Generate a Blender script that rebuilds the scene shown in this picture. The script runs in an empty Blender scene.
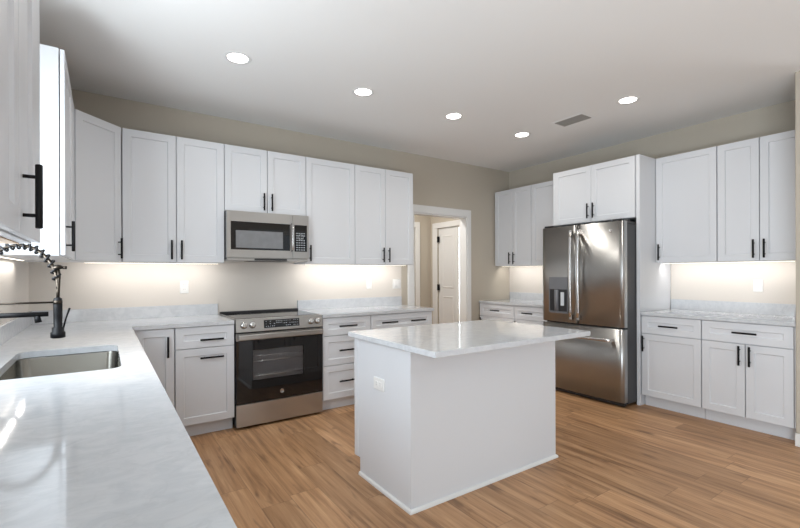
import bpy, bmesh, math, random
from mathutils import Vector, Matrix
R = math.radians
PI = math.pi
scene = bpy.context.scene
COL = scene.collection
random.seed(7)

# ------------------------------------------------------------------ camera
CAM_H = 1.2961
YAW = 0.599981
cam_data = bpy.data.cameras.new('camera')
cam_data.sensor_width = 36.0
cam_data.lens = 432.255 / 800 * 36.0
cam_data.shift_y = 9.33 / 800
cam_data.clip_start = 0.02
cam = bpy.data.objects.new('camera', cam_data)
COL.objects.link(cam)
cam.matrix_world = (Matrix.Translation((0, 0, CAM_H)) @ Matrix.Rotation(-YAW, 4, 'Z')
                    @ Matrix.Rotation(PI / 2, 4, 'X') @ Matrix.Rotation(-0.00346, 4, 'Z'))
scene.camera = cam

# ------------------------------------------------------------------ room sizes (metres)
XL, YB, XR, HC = -0.481, 4.357, 4.939, 2.787      # left wall, back wall, right wall, ceiling
YREAR, XFAR = -3.6, 7.4                           # wall behind the camera, wall of the open room on the right
UD = 0.325                                        # upper cabinets, depth with door
BD = 0.632                                        # base cabinets, depth with door
CD = 0.645                                        # worktop depth
UZ0, UZ1 = 1.393, 2.450
ZT = 0.914

# ------------------------------------------------------------------ world, window and fill lights, exposure
world = bpy.data.worlds.new('world')
scene.world = world
world.use_nodes = True
wn = world.node_tree
wn.nodes.clear()
wo = wn.nodes.new('ShaderNodeOutputWorld')
wb = wn.nodes.new('ShaderNodeBackground')
wb.inputs[0].default_value = (0.80, 0.90, 1.0, 1)
wb.inputs[1].default_value = 0.5
wn.links.new(wb.outputs[0], wo.inputs[0])


def area(name, loc, rot, sx, sy, power, color, spread=180):
    l = bpy.data.lights.new(name, 'AREA')
    l.shape = 'RECTANGLE'
    l.size, l.size_y = sx, sy
    l.energy = power
    l.color = color
    l.spread = R(spread)
    o = bpy.data.objects.new(name, l)
    COL.objects.link(o)
    o.location = loc
    o.rotation_euler = rot
    return o


DAY = (0.84, 0.93, 1.0)
# sink window light; rear, far-right and left-door lights are unseen fill added for brightness
# each has an upward-tilted panel inside the room, added to brighten the ceiling
ADDED_WINDOWS = [(0.4, 2.2), (3.2, 5.0)]  # unseen windows, put in to carry the rear fill
E_REAR, E_REAR_UP, E_FAR, E_FAR_UP, E_LEFT, E_LEFT_UP, E_SINK, E_SINK_UP = 1, 9, 12, 42, 74, 46, 23, 7.0
for a, b in ADDED_WINDOWS:
    area('fill_rear', ((a + b) / 2, YREAR + 0.02, 1.45), (R(90), 0, 0), b - a, 1.8, E_REAR, DAY)
    area('ceiling_fill_rear', ((a + b) / 2, YREAR + 0.18, 0.85), (R(140), 0, 0), b - a, 0.4, E_REAR_UP, DAY)
area('fill_far', (XFAR - 0.02, -1.2, 1.35), (0, R(90), 0), 2.0, 2.1, E_FAR, DAY)
area('ceiling_fill_far', (XFAR - 0.18, -1.2, 0.80), (0, R(140), 0), 0.4, 2.1, E_FAR_UP, DAY)
area('fill_left', (XL + 0.02, -1.10, 1.15), (0, R(-90), 0), 2.0, 1.8, E_LEFT, DAY)
area('ceiling_fill_left', (XL + 0.18, -1.10, 0.60), (0, R(-140), 0), 0.4, 1.8, E_LEFT_UP, DAY)
area('daylight_sink', (XL - 0.03, 2.17, 1.67), (0, R(-90), 0), 1.05, 0.58, E_SINK, DAY)
area('ceiling_fill_sink', (XL + 0.06, 2.17, 1.30), (0, R(-140), 0), 0.16, 0.58, E_SINK_UP, DAY)

scene.view_settings.view_transform = 'Standard'
scene.view_settings.look = 'None'
scene.view_settings.gamma = 1.0
scene.view_settings.use_curve_mapping = False
scene.view_settings.exposure = 0.10


# ------------------------------------------------------------------ materials
def new_mat(name):
    m = bpy.data.materials.new(name)
    m.use_nodes = True
    nt = m.node_tree
    b = nt.nodes['Principled BSDF']
    return m, nt, b


def plain(name, col, rough=0.5, metal=0.0, spec=0.5, bump=0.0, bscale=200.0, var=0.0, vscale=4.0):
    m, nt, b = new_mat(name)
    b.inputs['Base Color'].default_value = (*col, 1)
    b.inputs['Roughness'].default_value = rough
    b.inputs['Metallic'].default_value = metal
    b.inputs['Specular IOR Level'].default_value = spec
    tc = nt.nodes.new('ShaderNodeTexCoord')
    if bump:
        n = nt.nodes.new('ShaderNodeTexNoise')
        n.inputs['Scale'].default_value = bscale
        n.inputs['Detail'].default_value = 3
        nt.links.new(tc.outputs['Object'], n.inputs['Vector'])
        bp = nt.nodes.new('ShaderNodeBump')
        bp.inputs['Strength'].default_value = bump
        bp.inputs['Distance'].default_value = 0.002
        nt.links.new(n.outputs[0], bp.inputs['Height'])
        nt.links.new(bp.outputs[0], b.inputs['Normal'])
    if var:
        n = nt.nodes.new('ShaderNodeTexNoise')
        n.inputs['Scale'].default_value = vscale
        n.inputs['Detail'].default_value = 4
        nt.links.new(tc.outputs['Object'], n.inputs['Vector'])
        mx = nt.nodes.new('ShaderNodeMix')
        mx.data_type = 'RGBA'
        mx.inputs['A'].default_value = (*[c * (1 - var) for c in col], 1)
        mx.inputs['B'].default_value = (*[min(1, c * (1 + var)) for c in col], 1)
        nt.links.new(n.outputs[0], mx.inputs['Factor'])
        nt.links.new(mx.outputs['Result'], b.inputs['Base Color'])
    return m


def emit(name, col, strength):
    m, nt, b = new_mat(name)
    b.inputs['Base Color'].default_value = (*col, 1)
    b.inputs['Emission Color'].default_value = (*col, 1)
    b.inputs['Emission Strength'].default_value = strength
    return m


def steel(name, col=(0.50, 0.48, 0.46), rough=0.24, axis='Z', streak=0.05, aniso=0.0):
    """brushed stainless steel: fine streaks along one axis"""
    m, nt, b = new_mat(name)
    b.inputs['Metallic'].default_value = 1.0
    b.inputs['Base Color'].default_value = (*col, 1)
    if aniso:           # brushed sideways: highlights stretch up and down
        b.inputs['Anisotropic'].default_value = aniso
        tv = nt.nodes.new('ShaderNodeCombineXYZ')
        tv.inputs[2].default_value = 1.0
        nt.links.new(tv.outputs[0], b.inputs['Tangent'])
    tc = nt.nodes.new('ShaderNodeTexCoord')
    mp = nt.nodes.new('ShaderNodeMapping')
    s = {'X': (2, 260, 260), 'Y': (260, 2, 260), 'Z': (260, 260, 2)}[axis]
    mp.inputs['Scale'].default_value = s
    n = nt.nodes.new('ShaderNodeTexNoise')
    n.inputs['Scale'].default_value = 1.0
    n.inputs['Detail'].default_value = 3
    nt.links.new(tc.outputs['Object'], mp.inputs['Vector'])
    nt.links.new(mp.outputs[0], n.inputs['Vector'])
    r = nt.nodes.new('ShaderNodeMapRange')
    r.inputs['To Min'].default_value = rough - streak
    r.inputs['To Max'].default_value = rough + streak
    nt.links.new(n.outputs[0], r.inputs['Value'])
    nt.links.new(r.outputs[0], b.inputs['Roughness'])
    bp = nt.nodes.new('ShaderNodeBump')
    bp.inputs['Strength'].default_value = 0.06
    bp.inputs['Distance'].default_value = 0.0006
    nt.links.new(n.outputs[0], bp.inputs['Height'])
    nt.links.new(bp.outputs[0], b.inputs['Normal'])
    return m


def quartz():
    m, nt, b = new_mat('quartz')
    b.inputs['Roughness'].default_value = 0.07
    b.inputs['Specular IOR Level'].default_value = 0.55
    tc = nt.nodes.new('ShaderNodeTexCoord')
    mp = nt.nodes.new('ShaderNodeMapping')
    mp.inputs['Rotation'].default_value = (0.3, 0.2, R(35))
    mp.inputs['Scale'].default_value = (1.0, 1.7, 1.3)
    nt.links.new(tc.outputs['Object'], mp.inputs['Vector'])
    n1 = nt.nodes.new('ShaderNodeTexNoise')
    n1.inputs['Scale'].default_value = 13.0
    n1.inputs['Detail'].default_value = 9
    n1.inputs['Roughness'].default_value = 0.65
    n1.inputs['Distortion'].default_value = 1.2
    nt.links.new(mp.outputs[0], n1.inputs['Vector'])
    cr = nt.nodes.new('ShaderNodeValToRGB')
    e = cr.color_ramp.elements
    e[0].position, e[0].color = 0.38, (0.555, 0.575, 0.605, 1)
    e[1].position, e[1].color = 0.60, (0.625, 0.64, 0.665, 1)
    nt.links.new(n1.outputs[0], cr.inputs[0])
    # thin grey veins
    n2 = nt.nodes.new('ShaderNodeTexNoise')
    n2.inputs['Scale'].default_value = 3.1
    n2.inputs['Detail'].default_value = 6
    n2.inputs['Distortion'].default_value = 2.0
    nt.links.new(mp.outputs[0], n2.inputs['Vector'])
    ab = nt.nodes.new('ShaderNodeMath'); ab.operation = 'SUBTRACT'; ab.inputs[1].default_value = 0.5
    nt.links.new(n2.outputs[0], ab.inputs[0])
    ab2 = nt.nodes.new('ShaderNodeMath'); ab2.operation = 'ABSOLUTE'
    nt.links.new(ab.outputs[0], ab2.inputs[0])
    mr = nt.nodes.new('ShaderNodeMapRange')
    mr.inputs['From Min'].default_value = 0.0
    mr.inputs['From Max'].default_value = 0.018
    mr.inputs['To Min'].default_value = 0.28
    mr.inputs['To Max'].default_value = 0.0
    nt.links.new(ab2.outputs[0], mr.inputs['Value'])
    # veins come and go
    n3 = nt.nodes.new('ShaderNodeTexNoise')
    n3.inputs['Scale'].default_value = 4.0
    nt.links.new(tc.outputs['Object'], n3.inputs['Vector'])
    mul = nt.nodes.new('ShaderNodeMath'); mul.operation = 'MULTIPLY'
    nt.links.new(mr.outputs[0], mul.inputs[0]); nt.links.new(n3.outputs[0], mul.inputs[1])
    mx = nt.nodes.new('ShaderNodeMix'); mx.data_type = 'RGBA'
    mx.inputs['B'].default_value = (0.42, 0.43, 0.45, 1)
    nt.links.new(mul.outputs[0], mx.inputs['Factor'])
    nt.links.new(cr.outputs[0], mx.inputs['A'])
    nt.links.new(mx.outputs['Result'], b.inputs['Base Color'])
    return m


def planks():
    """wood planks laid along Y"""
    m, nt, b = new_mat('oak_planks')
    L = nt.links
    tc = nt.nodes.new('ShaderNodeTexCoord')
    sx = nt.nodes.new('ShaderNodeSeparateXYZ')
    L.new(tc.outputs['Object'], sx.inputs[0])

    def math_(op, a, bb=None):
        n = nt.nodes.new('ShaderNodeMath'); n.operation = op
        for i, v in enumerate((a, bb)):
            if v is None: continue
            if isinstance(v, (int, float)): n.inputs[i].default_value = v
            else: L.new(v, n.inputs[i])
        return n.outputs[0]
    W, LEN = 0.178, 1.22
    col = math_('DIVIDE', sx.outputs['X'], W)
    ci = math_('FLOOR', col)
    wn1 = nt.nodes.new('ShaderNodeTexWhiteNoise'); wn1.noise_dimensions = '1D'
    L.new(ci, wn1.inputs['W'])
    off = math_('MULTIPLY', wn1.outputs['Value'], 7.3)
    row = math_('ADD', math_('DIVIDE', sx.outputs['Y'], LEN), off)
    ri = math_('FLOOR', row)
    cmb = nt.nodes.new('ShaderNodeCombineXYZ')
    L.new(ci, cmb.inputs[0]); L.new(ri, cmb.inputs[1])
    wn2 = nt.nodes.new('ShaderNodeTexWhiteNoise'); wn2.noise_dimensions = '3D'
    L.new(cmb.outputs[0], wn2.inputs['Vector'])
    # grain, shifted per plank
    sh = nt.nodes.new('ShaderNodeVectorMath'); sh.operation = 'MULTIPLY_ADD'
    sh.inputs[1].default_value = (13, 17, 11)
    L.new(wn2.outputs['Color'], sh.inputs[0])
    L.new(tc.outputs['Object'], sh.inputs[2])

    def grain(scale, detail, rough, dist):
        mp = nt.nodes.new('ShaderNodeMapping')
        mp.inputs['Scale'].default_value = scale
        L.new(sh.outputs[0], mp.inputs['Vector'])
        n = nt.nodes.new('ShaderNodeTexNoise')
        n.inputs['Scale'].default_value = 1.0
        n.inputs['Detail'].default_value = detail
        n.inputs['Roughness'].default_value = rough
        n.inputs['Distortion'].default_value = dist
        L.new(mp.outputs[0], n.inputs['Vector'])
        return n
    n1 = grain((42, 1.6, 1), 7, 0.60, 0.5)          # fine grain
    n0 = grain((9, 0.8, 1), 5, 0.55, 1.4)           # broad cathedral figure
    nk = grain((16, 3.2, 1), 2, 0.5, 0.6)           # knots and dark flecks
    mixv = math_('ADD', math_('MULTIPLY', n1.outputs[0], 0.50), math_('MULTIPLY', n0.outputs[0], 0.50))
    cr = nt.nodes.new('ShaderNodeValToRGB')
    e = cr.color_ramp.elements
    e[0].position, e[0].color = 0.33, (0.205, 0.107, 0.054, 1)
    e[1].position, e[1].color = 0.66, (0.600, 0.370, 0.210, 1)
    k = cr.color_ramp.elements.new(0.49); k.color = (0.430, 0.242, 0.126, 1)
    L.new(mixv, cr.inputs[0])
    kr = nt.nodes.new('ShaderNodeMapRange')
    kr.inputs['From Min'].default_value = 0.62; kr.inputs['From Max'].default_value = 0.76
    kr.inputs['To Min'].default_value = 0.0; kr.inputs['To Max'].default_value = 0.65
    L.new(nk.outputs[0], kr.inputs['Value'])
    km = nt.nodes.new('ShaderNodeMix'); km.data_type = 'RGBA'
    L.new(kr.outputs[0], km.inputs['Factor'])
    L.new(cr.outputs[0], km.inputs['A'])
    km.inputs['B'].default_value = (0.13, 0.065, 0.035, 1)
    hsv = nt.nodes.new('ShaderNodeHueSaturation')
    val = nt.nodes.new('ShaderNodeMapRange')
    val.inputs['To Min'].default_value = 0.86; val.inputs['To Max'].default_value = 1.14
    L.new(wn2.outputs['Value'], val.inputs['Value'])
    L.new(val.outputs[0], hsv.inputs['Value'])
    hsv.inputs['Saturation'].default_value = 1.03
    L.new(km.outputs['Result'], hsv.inputs['Color'])
    # seams
    fx = math_('FRACT', col); fy = math_('FRACT', row)
    ex = math_('MINIMUM', fx, math_('SUBTRACT', 1.0, fx))
    ey = math_('MINIMUM', fy, math_('SUBTRACT', 1.0, fy))
    s1 = math_('LESS_THAN', ex, 0.009); s2 = math_('LESS_THAN', ey, 0.0014)
    seam = math_('MAXIMUM', s1, s2)
    mx = nt.nodes.new('ShaderNodeMix'); mx.data_type = 'RGBA'
    L.new(math_('MULTIPLY', seam, 0.45), mx.inputs['Factor'])
    L.new(hsv.outputs[0], mx.inputs['A'])
    mx.inputs['B'].default_value = (0.10, 0.05, 0.025, 1)
    L.new(mx.outputs['Result'], b.inputs['Base Color'])
    b.inputs['Roughness'].default_value = 0.42
    b.inputs['Specular IOR Level'].default_value = 0.35
    bp = nt.nodes.new('ShaderNodeBump')
    bp.inputs['Strength'].default_value = 0.15
    bp.inputs['Distance'].default_value = 0.001
    L.new(math_('SUBTRACT', n1.outputs[0], seam), bp.inputs['Height'])
    L.new(bp.outputs[0], b.inputs['Normal'])
    return m


def glass_mat(name, tint=(1, 1, 1), rough=0.0):
    m, nt, b = new_mat(name)
    b.inputs['Base Color'].default_value = (*tint, 1)
    b.inputs['Transmission Weight'].default_value = 1.0
    b.inputs['Roughness'].default_value = rough
    b.inputs['IOR'].default_value = 1.45
    return m


M = {}
M['white'] = plain('white_lacquer', (0.685, 0.70, 0.73), 0.36, bump=0.03, bscale=60)
M['trim'] = plain('white_trim_paint', (0.76, 0.76, 0.75), 0.38)
M['wall'] = plain('beige_wall_paint', (0.505, 0.457, 0.385), 0.75, spec=0.25, bump=0.12, bscale=260)
M['pale'] = plain('pale_cream_wall', (0.67, 0.625, 0.575), 0.6, spec=0.3, bump=0.08, bscale=260)
M['ceil'] = plain('white_ceiling_paint', (0.83, 0.83, 0.82), 0.85, spec=0.2, bump=0.10, bscale=300)
M['black'] = plain('matte_black_metal', (0.006, 0.006, 0.007), 0.45, metal=0.0, spec=0.2)
M['bronze'] = plain('dark_bronze_metal', (0.05, 0.041, 0.033), 0.36, metal=1.0)
M['seam'] = plain('shadow_gap_board', (0.30, 0.30, 0.31), 0.7)
M['steel'] = steel('stainless_vertical_brush', (0.40, 0.40, 0.395), 0.32, axis='X', aniso=0.8)
M['steelh'] = steel('stainless_horizontal_brush', (0.50, 0.49, 0.475), 0.33, 'X', aniso=0.6)
M['sinksteel'] = steel('sink_stainless', (0.27, 0.262, 0.235), 0.24, 'Y')
M['bright'] = plain('polished_steel', (0.60, 0.59, 0.58), 0.22, metal=1.0)
M['handle_steel'] = plain('satin_steel', (0.62, 0.61, 0.60), 0.25, metal=1.0)
M['darkside'] = plain('dark_grey_appliance_side', (0.045, 0.046, 0.05), 0.45)
M['blackglass'] = plain('black_glass', (0.008, 0.008, 0.009), 0.04, spec=0.6)
M['blackplastic'] = plain('black_plastic', (0.02, 0.02, 0.022), 0.4)
M['greyplastic'] = plain('grey_plastic', (0.16, 0.165, 0.18), 0.35)
M['mesh'] = plain('grey_window_screen', (0.20, 0.205, 0.215), 0.18, spec=0.6, var=0.25, vscale=14)
M['ovenin'] = plain('grey_oven_enamel', (0.10, 0.10, 0.11), 0.30, var=0.25, vscale=9)
M['plastic'] = plain('white_plastic', (0.78, 0.775, 0.76), 0.35)
M['legend'] = plain('white_legend', (0.62, 0.66, 0.70), 0.5)
M['ply'] = plain('raw_plywood', (0.46, 0.30, 0.17), 0.6, var=0.2, vscale=9)
M['quartz'] = quartz()
M['planks'] = planks()
M['glass'] = glass_mat('clear_glass')
M['lamp'] = emit('lamp_disc', (1.0, 0.96, 0.90), 14.0)
M['strip'] = emit('led_strip', (1.0, 0.93, 0.80), 3.0)
M['shadow_grille'] = plain('dark_grille', (0.10, 0.095, 0.085), 0.6)
M['ventgrey'] = plain('grey_grille_slat', (0.30, 0.29, 0.27), 0.6)


# ------------------------------------------------------------------ mesh helpers
def box(bm, x0, x1, y0, y1, z0, z1, bev=0.0, seg=1):
    v = [bm.verts.new(p) for p in ((x0, y0, z0), (x1, y0, z0), (x1, y1, z0), (x0, y1, z0),
                                   (x0, y0, z1), (x1, y0, z1), (x1, y1, z1), (x0, y1, z1))]
    f = [bm.faces.new([v[i] for i in q]) for q in
         ((3, 2, 1, 0), (4, 5, 6, 7), (0, 1, 5, 4), (1, 2, 6, 5), (2, 3, 7, 6), (3, 0, 4, 7))]
    if bev:
        es = list({e for ff in f for e in ff.edges})
        bmesh.ops.bevel(bm, geom=es, offset=bev, segments=seg, affect='EDGES', profile=0.5)


def rings(bm, loops, cap0=True, cap1=True, smooth=False):
    """skin a list of vertex loops of equal length"""
    L = [[bm.verts.new(p) for p in lp] for lp in loops]
    n = len(L[0])
    for a, b in zip(L, L[1:]):
        for i in range(n):
            f = bm.faces.new((a[i], a[(i + 1) % n], b[(i + 1) % n], b[i]))
            f.smooth = smooth
    if cap0: bm.faces.new(list(reversed(L[0])))
    if cap1: bm.faces.new(L[-1])


def lathe(bm, prof, c=(0, 0, 0), axis='Z', n=24, cap0=True, cap1=True):
    """revolve (radius, height) pairs about an axis through c"""
    loops = []
    for r, h in prof:
        lp = []
        for i in range(n):
            a = 2 * PI * i / n
            u, v = r * math.cos(a), r * math.sin(a)
            p = {'Z': (u, v, h), 'X': (h, u, v), 'Y': (v, h, u)}[axis]
            lp.append((p[0] + c[0], p[1] + c[1], p[2] + c[2]))
        loops.append(lp)
    rings(bm, loops, cap0, cap1, True)


def tube(bm, pts, r, n=10, caps=True):
    pts = [Vector(p) for p in pts]
    rs = r if isinstance(r, (list, tuple)) else [r] * len(pts)
    t0 = (pts[1] - pts[0]).normalized()
    up = Vector((0, 0, 1)) if abs(t0.z) < 0.9 else Vector((1, 0, 0))
    nrm = (up - t0 * up.dot(t0)).normalized()
    loops = []
    for i, p in enumerate(pts):
        if i == 0: t = t0
        elif i == len(pts) - 1: t = (pts[-1] - pts[-2]).normalized()
        else: t = ((pts[i + 1] - p).normalized() + (p - pts[i - 1]).normalized()).normalized()
        nrm = (nrm - t * nrm.dot(t)).normalized()
        bn = t.cross(nrm)
        loops.append([p + (nrm * math.cos(2 * PI * k / n) + bn * math.sin(2 * PI * k / n)) * rs[i] for k in range(n)])
    rings(bm, loops, caps, caps, True)


def obj(name, bm, mat, parent=None, smooth=False):
    bmesh.ops.recalc_face_normals(bm, faces=bm.faces)
    me = bpy.data.meshes.new(name)
    bm.to_mesh(me)
    bm.free()
    mats = mat if isinstance(mat, (list, tuple)) else [mat]
    for mm in mats: me.materials.append(mm)
    o = bpy.data.objects.new(name, me)
    COL.objects.link(o)
    if parent: o.parent = parent
    return o


def NB(): return bmesh.new()


def boxobj(name, dims, mat, parent=None, bev=0.0, seg=1):
    bm = NB()
    box(bm, *dims, bev, seg)
    return obj(name, bm, mat, parent)


def thing(name, label, cat, loc=(0, 0, 0), rz=0.0, group=None):
    o = bpy.data.objects.new(name, None)
    o.empty_display_size = 0.1
    COL.objects.link(o)
    o.location = loc
    o.rotation_euler = (0, 0, rz)
    return tag(o, label, cat, group)


def tag(o, label, cat, group=None):
    o['label'] = label
    o['category'] = cat
    if group: o['group'] = group
    return o


def struct(o):
    o['kind'] = 'structure'
    return o


# ------------------------------------------------------------------ the setting
bm = NB(); box(bm, -4.6, 8.0, -4.0, 7.6, -0.06, 0.0); struct(obj('floor', bm, M['planks']))
bm = NB(); box(bm, -0.62, 8.0, -4.0, 7.6, HC, HC + 0.08); struct(obj('ceiling', bm, M['ceil']))

DX0, DX1, DZ = 3.185, 4.090, 2.060           # doorway in the back wall
WT = 0.12
bm = NB()
box(bm, XL - WT, DX0, YB, YB + WT, 0, HC)
box(bm, DX1, 8.0, YB, YB + WT, 0, HC)
box(bm, DX0, DX1, YB, YB + WT, DZ, HC)
struct(obj('wall_back', bm, M['wall']))

WY0, WY1, WZ0, WZ1 = 1.84, 2.50, 1.09, 2.25    # window above the sink
bm = NB()
PY0, PY1, PZ1 = -2.05, -0.15, 2.2                 # unseen glazed door behind the camera, added for the left fill
box(bm, XL - WT, XL, -4.0, PY0, 0, HC)
box(bm, XL - WT, XL, PY0, PY1, PZ1, HC)
box(bm, XL - WT, XL, PY1, WY0, 0, HC)
box(bm, XL - WT, XL, WY1, YB, 0, HC)
box(bm, XL - WT, XL, WY0, WY1, 0, WZ0)
box(bm, XL - WT, XL, WY0, WY1, WZ1, HC)
struct(obj('wall_left', bm, M['wall']))
bm = NB(); box(bm, XR, XR + WT, 0.88, YB, 0, HC); struct(obj('wall_right', bm, M['wall']))
bm = NB(); box(bm, 4.255, XR, 0.86, 0.995, 0, HC, 0.004); struct(obj('wall_partition', bm, M['wall']))
bm = NB(); box(bm, XR + WT, XFAR + WT, 0.88, 1.0, 0, HC); struct(obj('wall_dining', bm, M['wall']))


def wall_with_holes_x(name, x0, x1, y0, y1, holes):
    """wall running along X with window openings (a, b, z0, z1)"""
    bm = NB()
    cur = x0
    for a, b, z0, z1 in holes:
        box(bm, cur, a, y0, y1, 0, HC)
        box(bm, a, b, y0, y1, 0, z0)
        box(bm, a, b, y0, y1, z1, HC)
        cur = b
    box(bm, cur, x1, y0, y1, 0, HC)
    return struct(obj(name, bm, M['wall']))


wall_with_holes_x('wall_rear', XL, XFAR, YREAR - WT, YREAR, [(a, b, 0.5, 2.4) for a, b in ADDED_WINDOWS])
bm = NB()
box(bm, XFAR, XFAR + WT, YREAR, -2.3, 0, HC)
box(bm, XFAR, XFAR + WT, -0.1, 0.88, 0, HC)
box(bm, XFAR, XFAR + WT, -2.3, -0.1, 0, 0.30)
box(bm, XFAR, XFAR + WT, -2.3, -0.1, 2.4, HC)
struct(obj('wall_side', bm, M['wall']))


def window(name, u0, u1, z0, z1, axis, w, inward):
    """white frame with a mullion and a pane; axis is the wall's direction, w the wall face, inward the sign into the room"""
    def mk(a, b, c, d, t0, t1, bm):
        if axis == 'X': box(bm, a, b, min(t0, t1), max(t0, t1), c, d, 0.003)
        else: box(bm, min(t0, t1), max(t0, t1), a, b, c, d, 0.003)
    t0, t1 = w - inward * 0.09, w - inward * 0.04
    bm = NB()
    f = 0.05
    mk(u0, u0 + f, z0, z1, t0, t1, bm); mk(u1 - f, u1, z0, z1, t0, t1, bm)
    mk(u0 + f, u1 - f, z0, z0 + f, t0, t1, bm); mk(u0 + f, u1 - f, z1 - f, z1, t0, t1, bm)
    zm = (z0 + z1) / 2
    mk(u0 + f, u1 - f, zm - 0.02, zm + 0.02, t0, t1, bm)
    o = struct(obj(name, bm, M['trim']))
    bm = NB()
    c0, c1 = 0.08, 0.002
    # casing on the room side
    mk(u0 - c0, u0 - c1, z0 - c0, z1 + c0, w, w + inward * 0.016, bm); mk(u1 + c1, u1 + c0, z0 - c0, z1 + c0, w, w + inward * 0.016, bm)
    mk(u0 - c1, u1 + c1, z1 + c1, z1 + c0, w, w + inward * 0.016, bm); mk(u0 - c1, u1 + c1, z0 - c0, z0 - c1, w, w + inward * 0.016, bm)
    obj('window_casing', bm, M['trim'], o)
    bm = NB()
    mk(u0 + f, u1 - f, z0 + f, zm - 0.02, w - inward * 0.062, w - inward * 0.068, bm)
    obj('window_pane', bm, M['glass'], o)
    bm = NB()
    mk(u0 + f, u1 - f, zm + 0.02, z1 - f, w - inward * 0.062, w - inward * 0.068, bm)
    obj('window_pane', bm, M['glass'], o)
    return o


window('window_1', WY0, WY1, WZ0, WZ1, 'Y', XL, 1)
for i, (a, b) in enumerate(ADDED_WINDOWS):  # rear windows are unseen, added for the fill lights
    window('window_%d' % (i + 2), a, b, 0.5, 2.4, 'X', YREAR, 1)
window('window_5', PY0, PY1, 0.09, PZ1, 'Y', XL, 1)  # unseen door, put in for the left fill
window('window_4', -2.3, -0.1, 0.30, 2.4, 'Y', XFAR, -1)  # unseen window, put in for the far-right fill

# paler colour on the wall strip between worktops and wall cabinets
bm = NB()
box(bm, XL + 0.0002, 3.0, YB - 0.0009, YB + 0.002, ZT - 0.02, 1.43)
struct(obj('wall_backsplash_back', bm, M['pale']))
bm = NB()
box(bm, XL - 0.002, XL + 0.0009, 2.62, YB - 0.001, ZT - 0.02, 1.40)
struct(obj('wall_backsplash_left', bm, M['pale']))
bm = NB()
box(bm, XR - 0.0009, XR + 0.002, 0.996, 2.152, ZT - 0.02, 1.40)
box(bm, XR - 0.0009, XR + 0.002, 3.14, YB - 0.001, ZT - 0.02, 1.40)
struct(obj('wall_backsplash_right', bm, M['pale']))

# doorway casing and jambs
bm = NB()
CW = 0.095
CZ = DZ + CW
box(bm, DX0 - CW, DX0 + 0.004, YB - 0.018, YB - 0.001, 0, DZ, 0.003)
box(bm, DX1 - 0.004, DX1 + 0.065, YB - 0.018, YB - 0.001, 0, DZ, 0.003)
box(bm, DX0 - CW, DX1 + 0.065, YB - 0.018, YB - 0.001, DZ, CZ, 0.003)
box(bm, DX0 + 0.001, DX0 + 0.016, YB - 0.002, YB + WT, 0, DZ - 0.016)
box(bm, DX1 - 0.016, DX1 - 0.001, YB - 0.002, YB + WT, 0, DZ - 0.016)
box(bm, DX0 + 0.001, DX1 - 0.001, YB - 0.002, YB + WT, DZ - 0.016, DZ - 0.001)
struct(obj('trim_1', bm, M['trim']))

# little hall behind the doorway, with a panelled door in its right wall
HX, HY = 4.61, 5.80
SD0, SD1, SDZ = 5.065, 5.62, 2.045
bm = NB()
box(bm, HX, HX + WT, YB + WT, SD0, 0, HC)
box(bm, HX, HX + WT, SD1, HY + WT, 0, HC)
box(bm, HX, HX + WT, SD0, SD1, SDZ, HC)
struct(obj('wall_hall_right', bm, M['wall']))
bm = NB()
BX0, BX1, BZ = 3.46, 4.275, 2.06
box(bm, 2.2, BX0, HY, HY + WT, 0, HC)
box(bm, BX1, HX, HY, HY + WT, 0, HC)
box(bm, BX0, BX1, HY, HY + WT, BZ, HC)
struct(obj('wall_hall_back', bm, M['wall']))
bm = NB(); box(bm, 2.1, 2.2, YB + WT, HY + WT, 0, HC); struct(obj('wall_hall_left', bm, M['wall']))
# casing of the opening in the hall's back wall and of the side door
bm = NB()
box(bm, BX0 - 0.09, BX0, HY - 0.018, HY - 0.001, 0, BZ, 0.003)
box(bm, BX1, BX1 + 0.09, HY - 0.018, HY - 0.001, 0, BZ, 0.003)
box(bm, BX0 - 0.09, BX1 + 0.09, HY - 0.018, HY - 0.001, BZ, BZ + 0.09, 0.003)
struct(obj('trim_2', bm, M['trim']))
bm = NB()
box(bm, HX - 0.018, HX - 0.001, SD0 - 0.03, SD0, 0, SDZ, 0.003)
box(bm, HX - 0.018, HX - 0.001, SD1, SD1 + 0.12, 0, SDZ, 0.003)
box(bm, HX - 0.018, HX - 0.001, SD0 - 0.03, SD1 + 0.12, SDZ, SDZ + 0.09, 0.003)
struct(obj('trim_3', bm, M['trim']))
# white room added behind the side door to light its slit; hall end walls
bm = NB()
box(bm, HX + 1.6, HX + 1.7, YB + WT, HY + 1.4, 0, HC)
box(bm, HX + WT, HX + 1.6, HY + 1.3, HY + 1.4, 0, HC)
struct(obj('wall_slit_room', bm, M['trim']))
bm = NB(); box(bm, 2.2, HX + WT, HY + 1.3, HY + 1.4, 0, HC); struct(obj('wall_hall_end', bm, M['wall']))
bm = NB(); box(bm, HX, HX + WT, HY + WT, HY + 1.3, 0, HC); struct(obj('wall_hall_divider', bm, M['wall']))


def shaker_loops(x0, x1, z0, z1, th, rail, rec, y0=0.0, bev=0.0015, slope=0.005):
    """loops of a frame-and-panel front whose face lies at y0 and looks towards -y"""
    def lp(i, y): return [(x0 + i, y, z0 + i), (x1 - i, y, z0 + i), (x1 - i, y, z1 - i), (x0 + i, y, z1 - i)]
    return [lp(0, y0 + th), lp(0, y0 + bev), lp(bev, y0), lp(rail, y0), lp(rail + slope, y0 + rec)]


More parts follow.
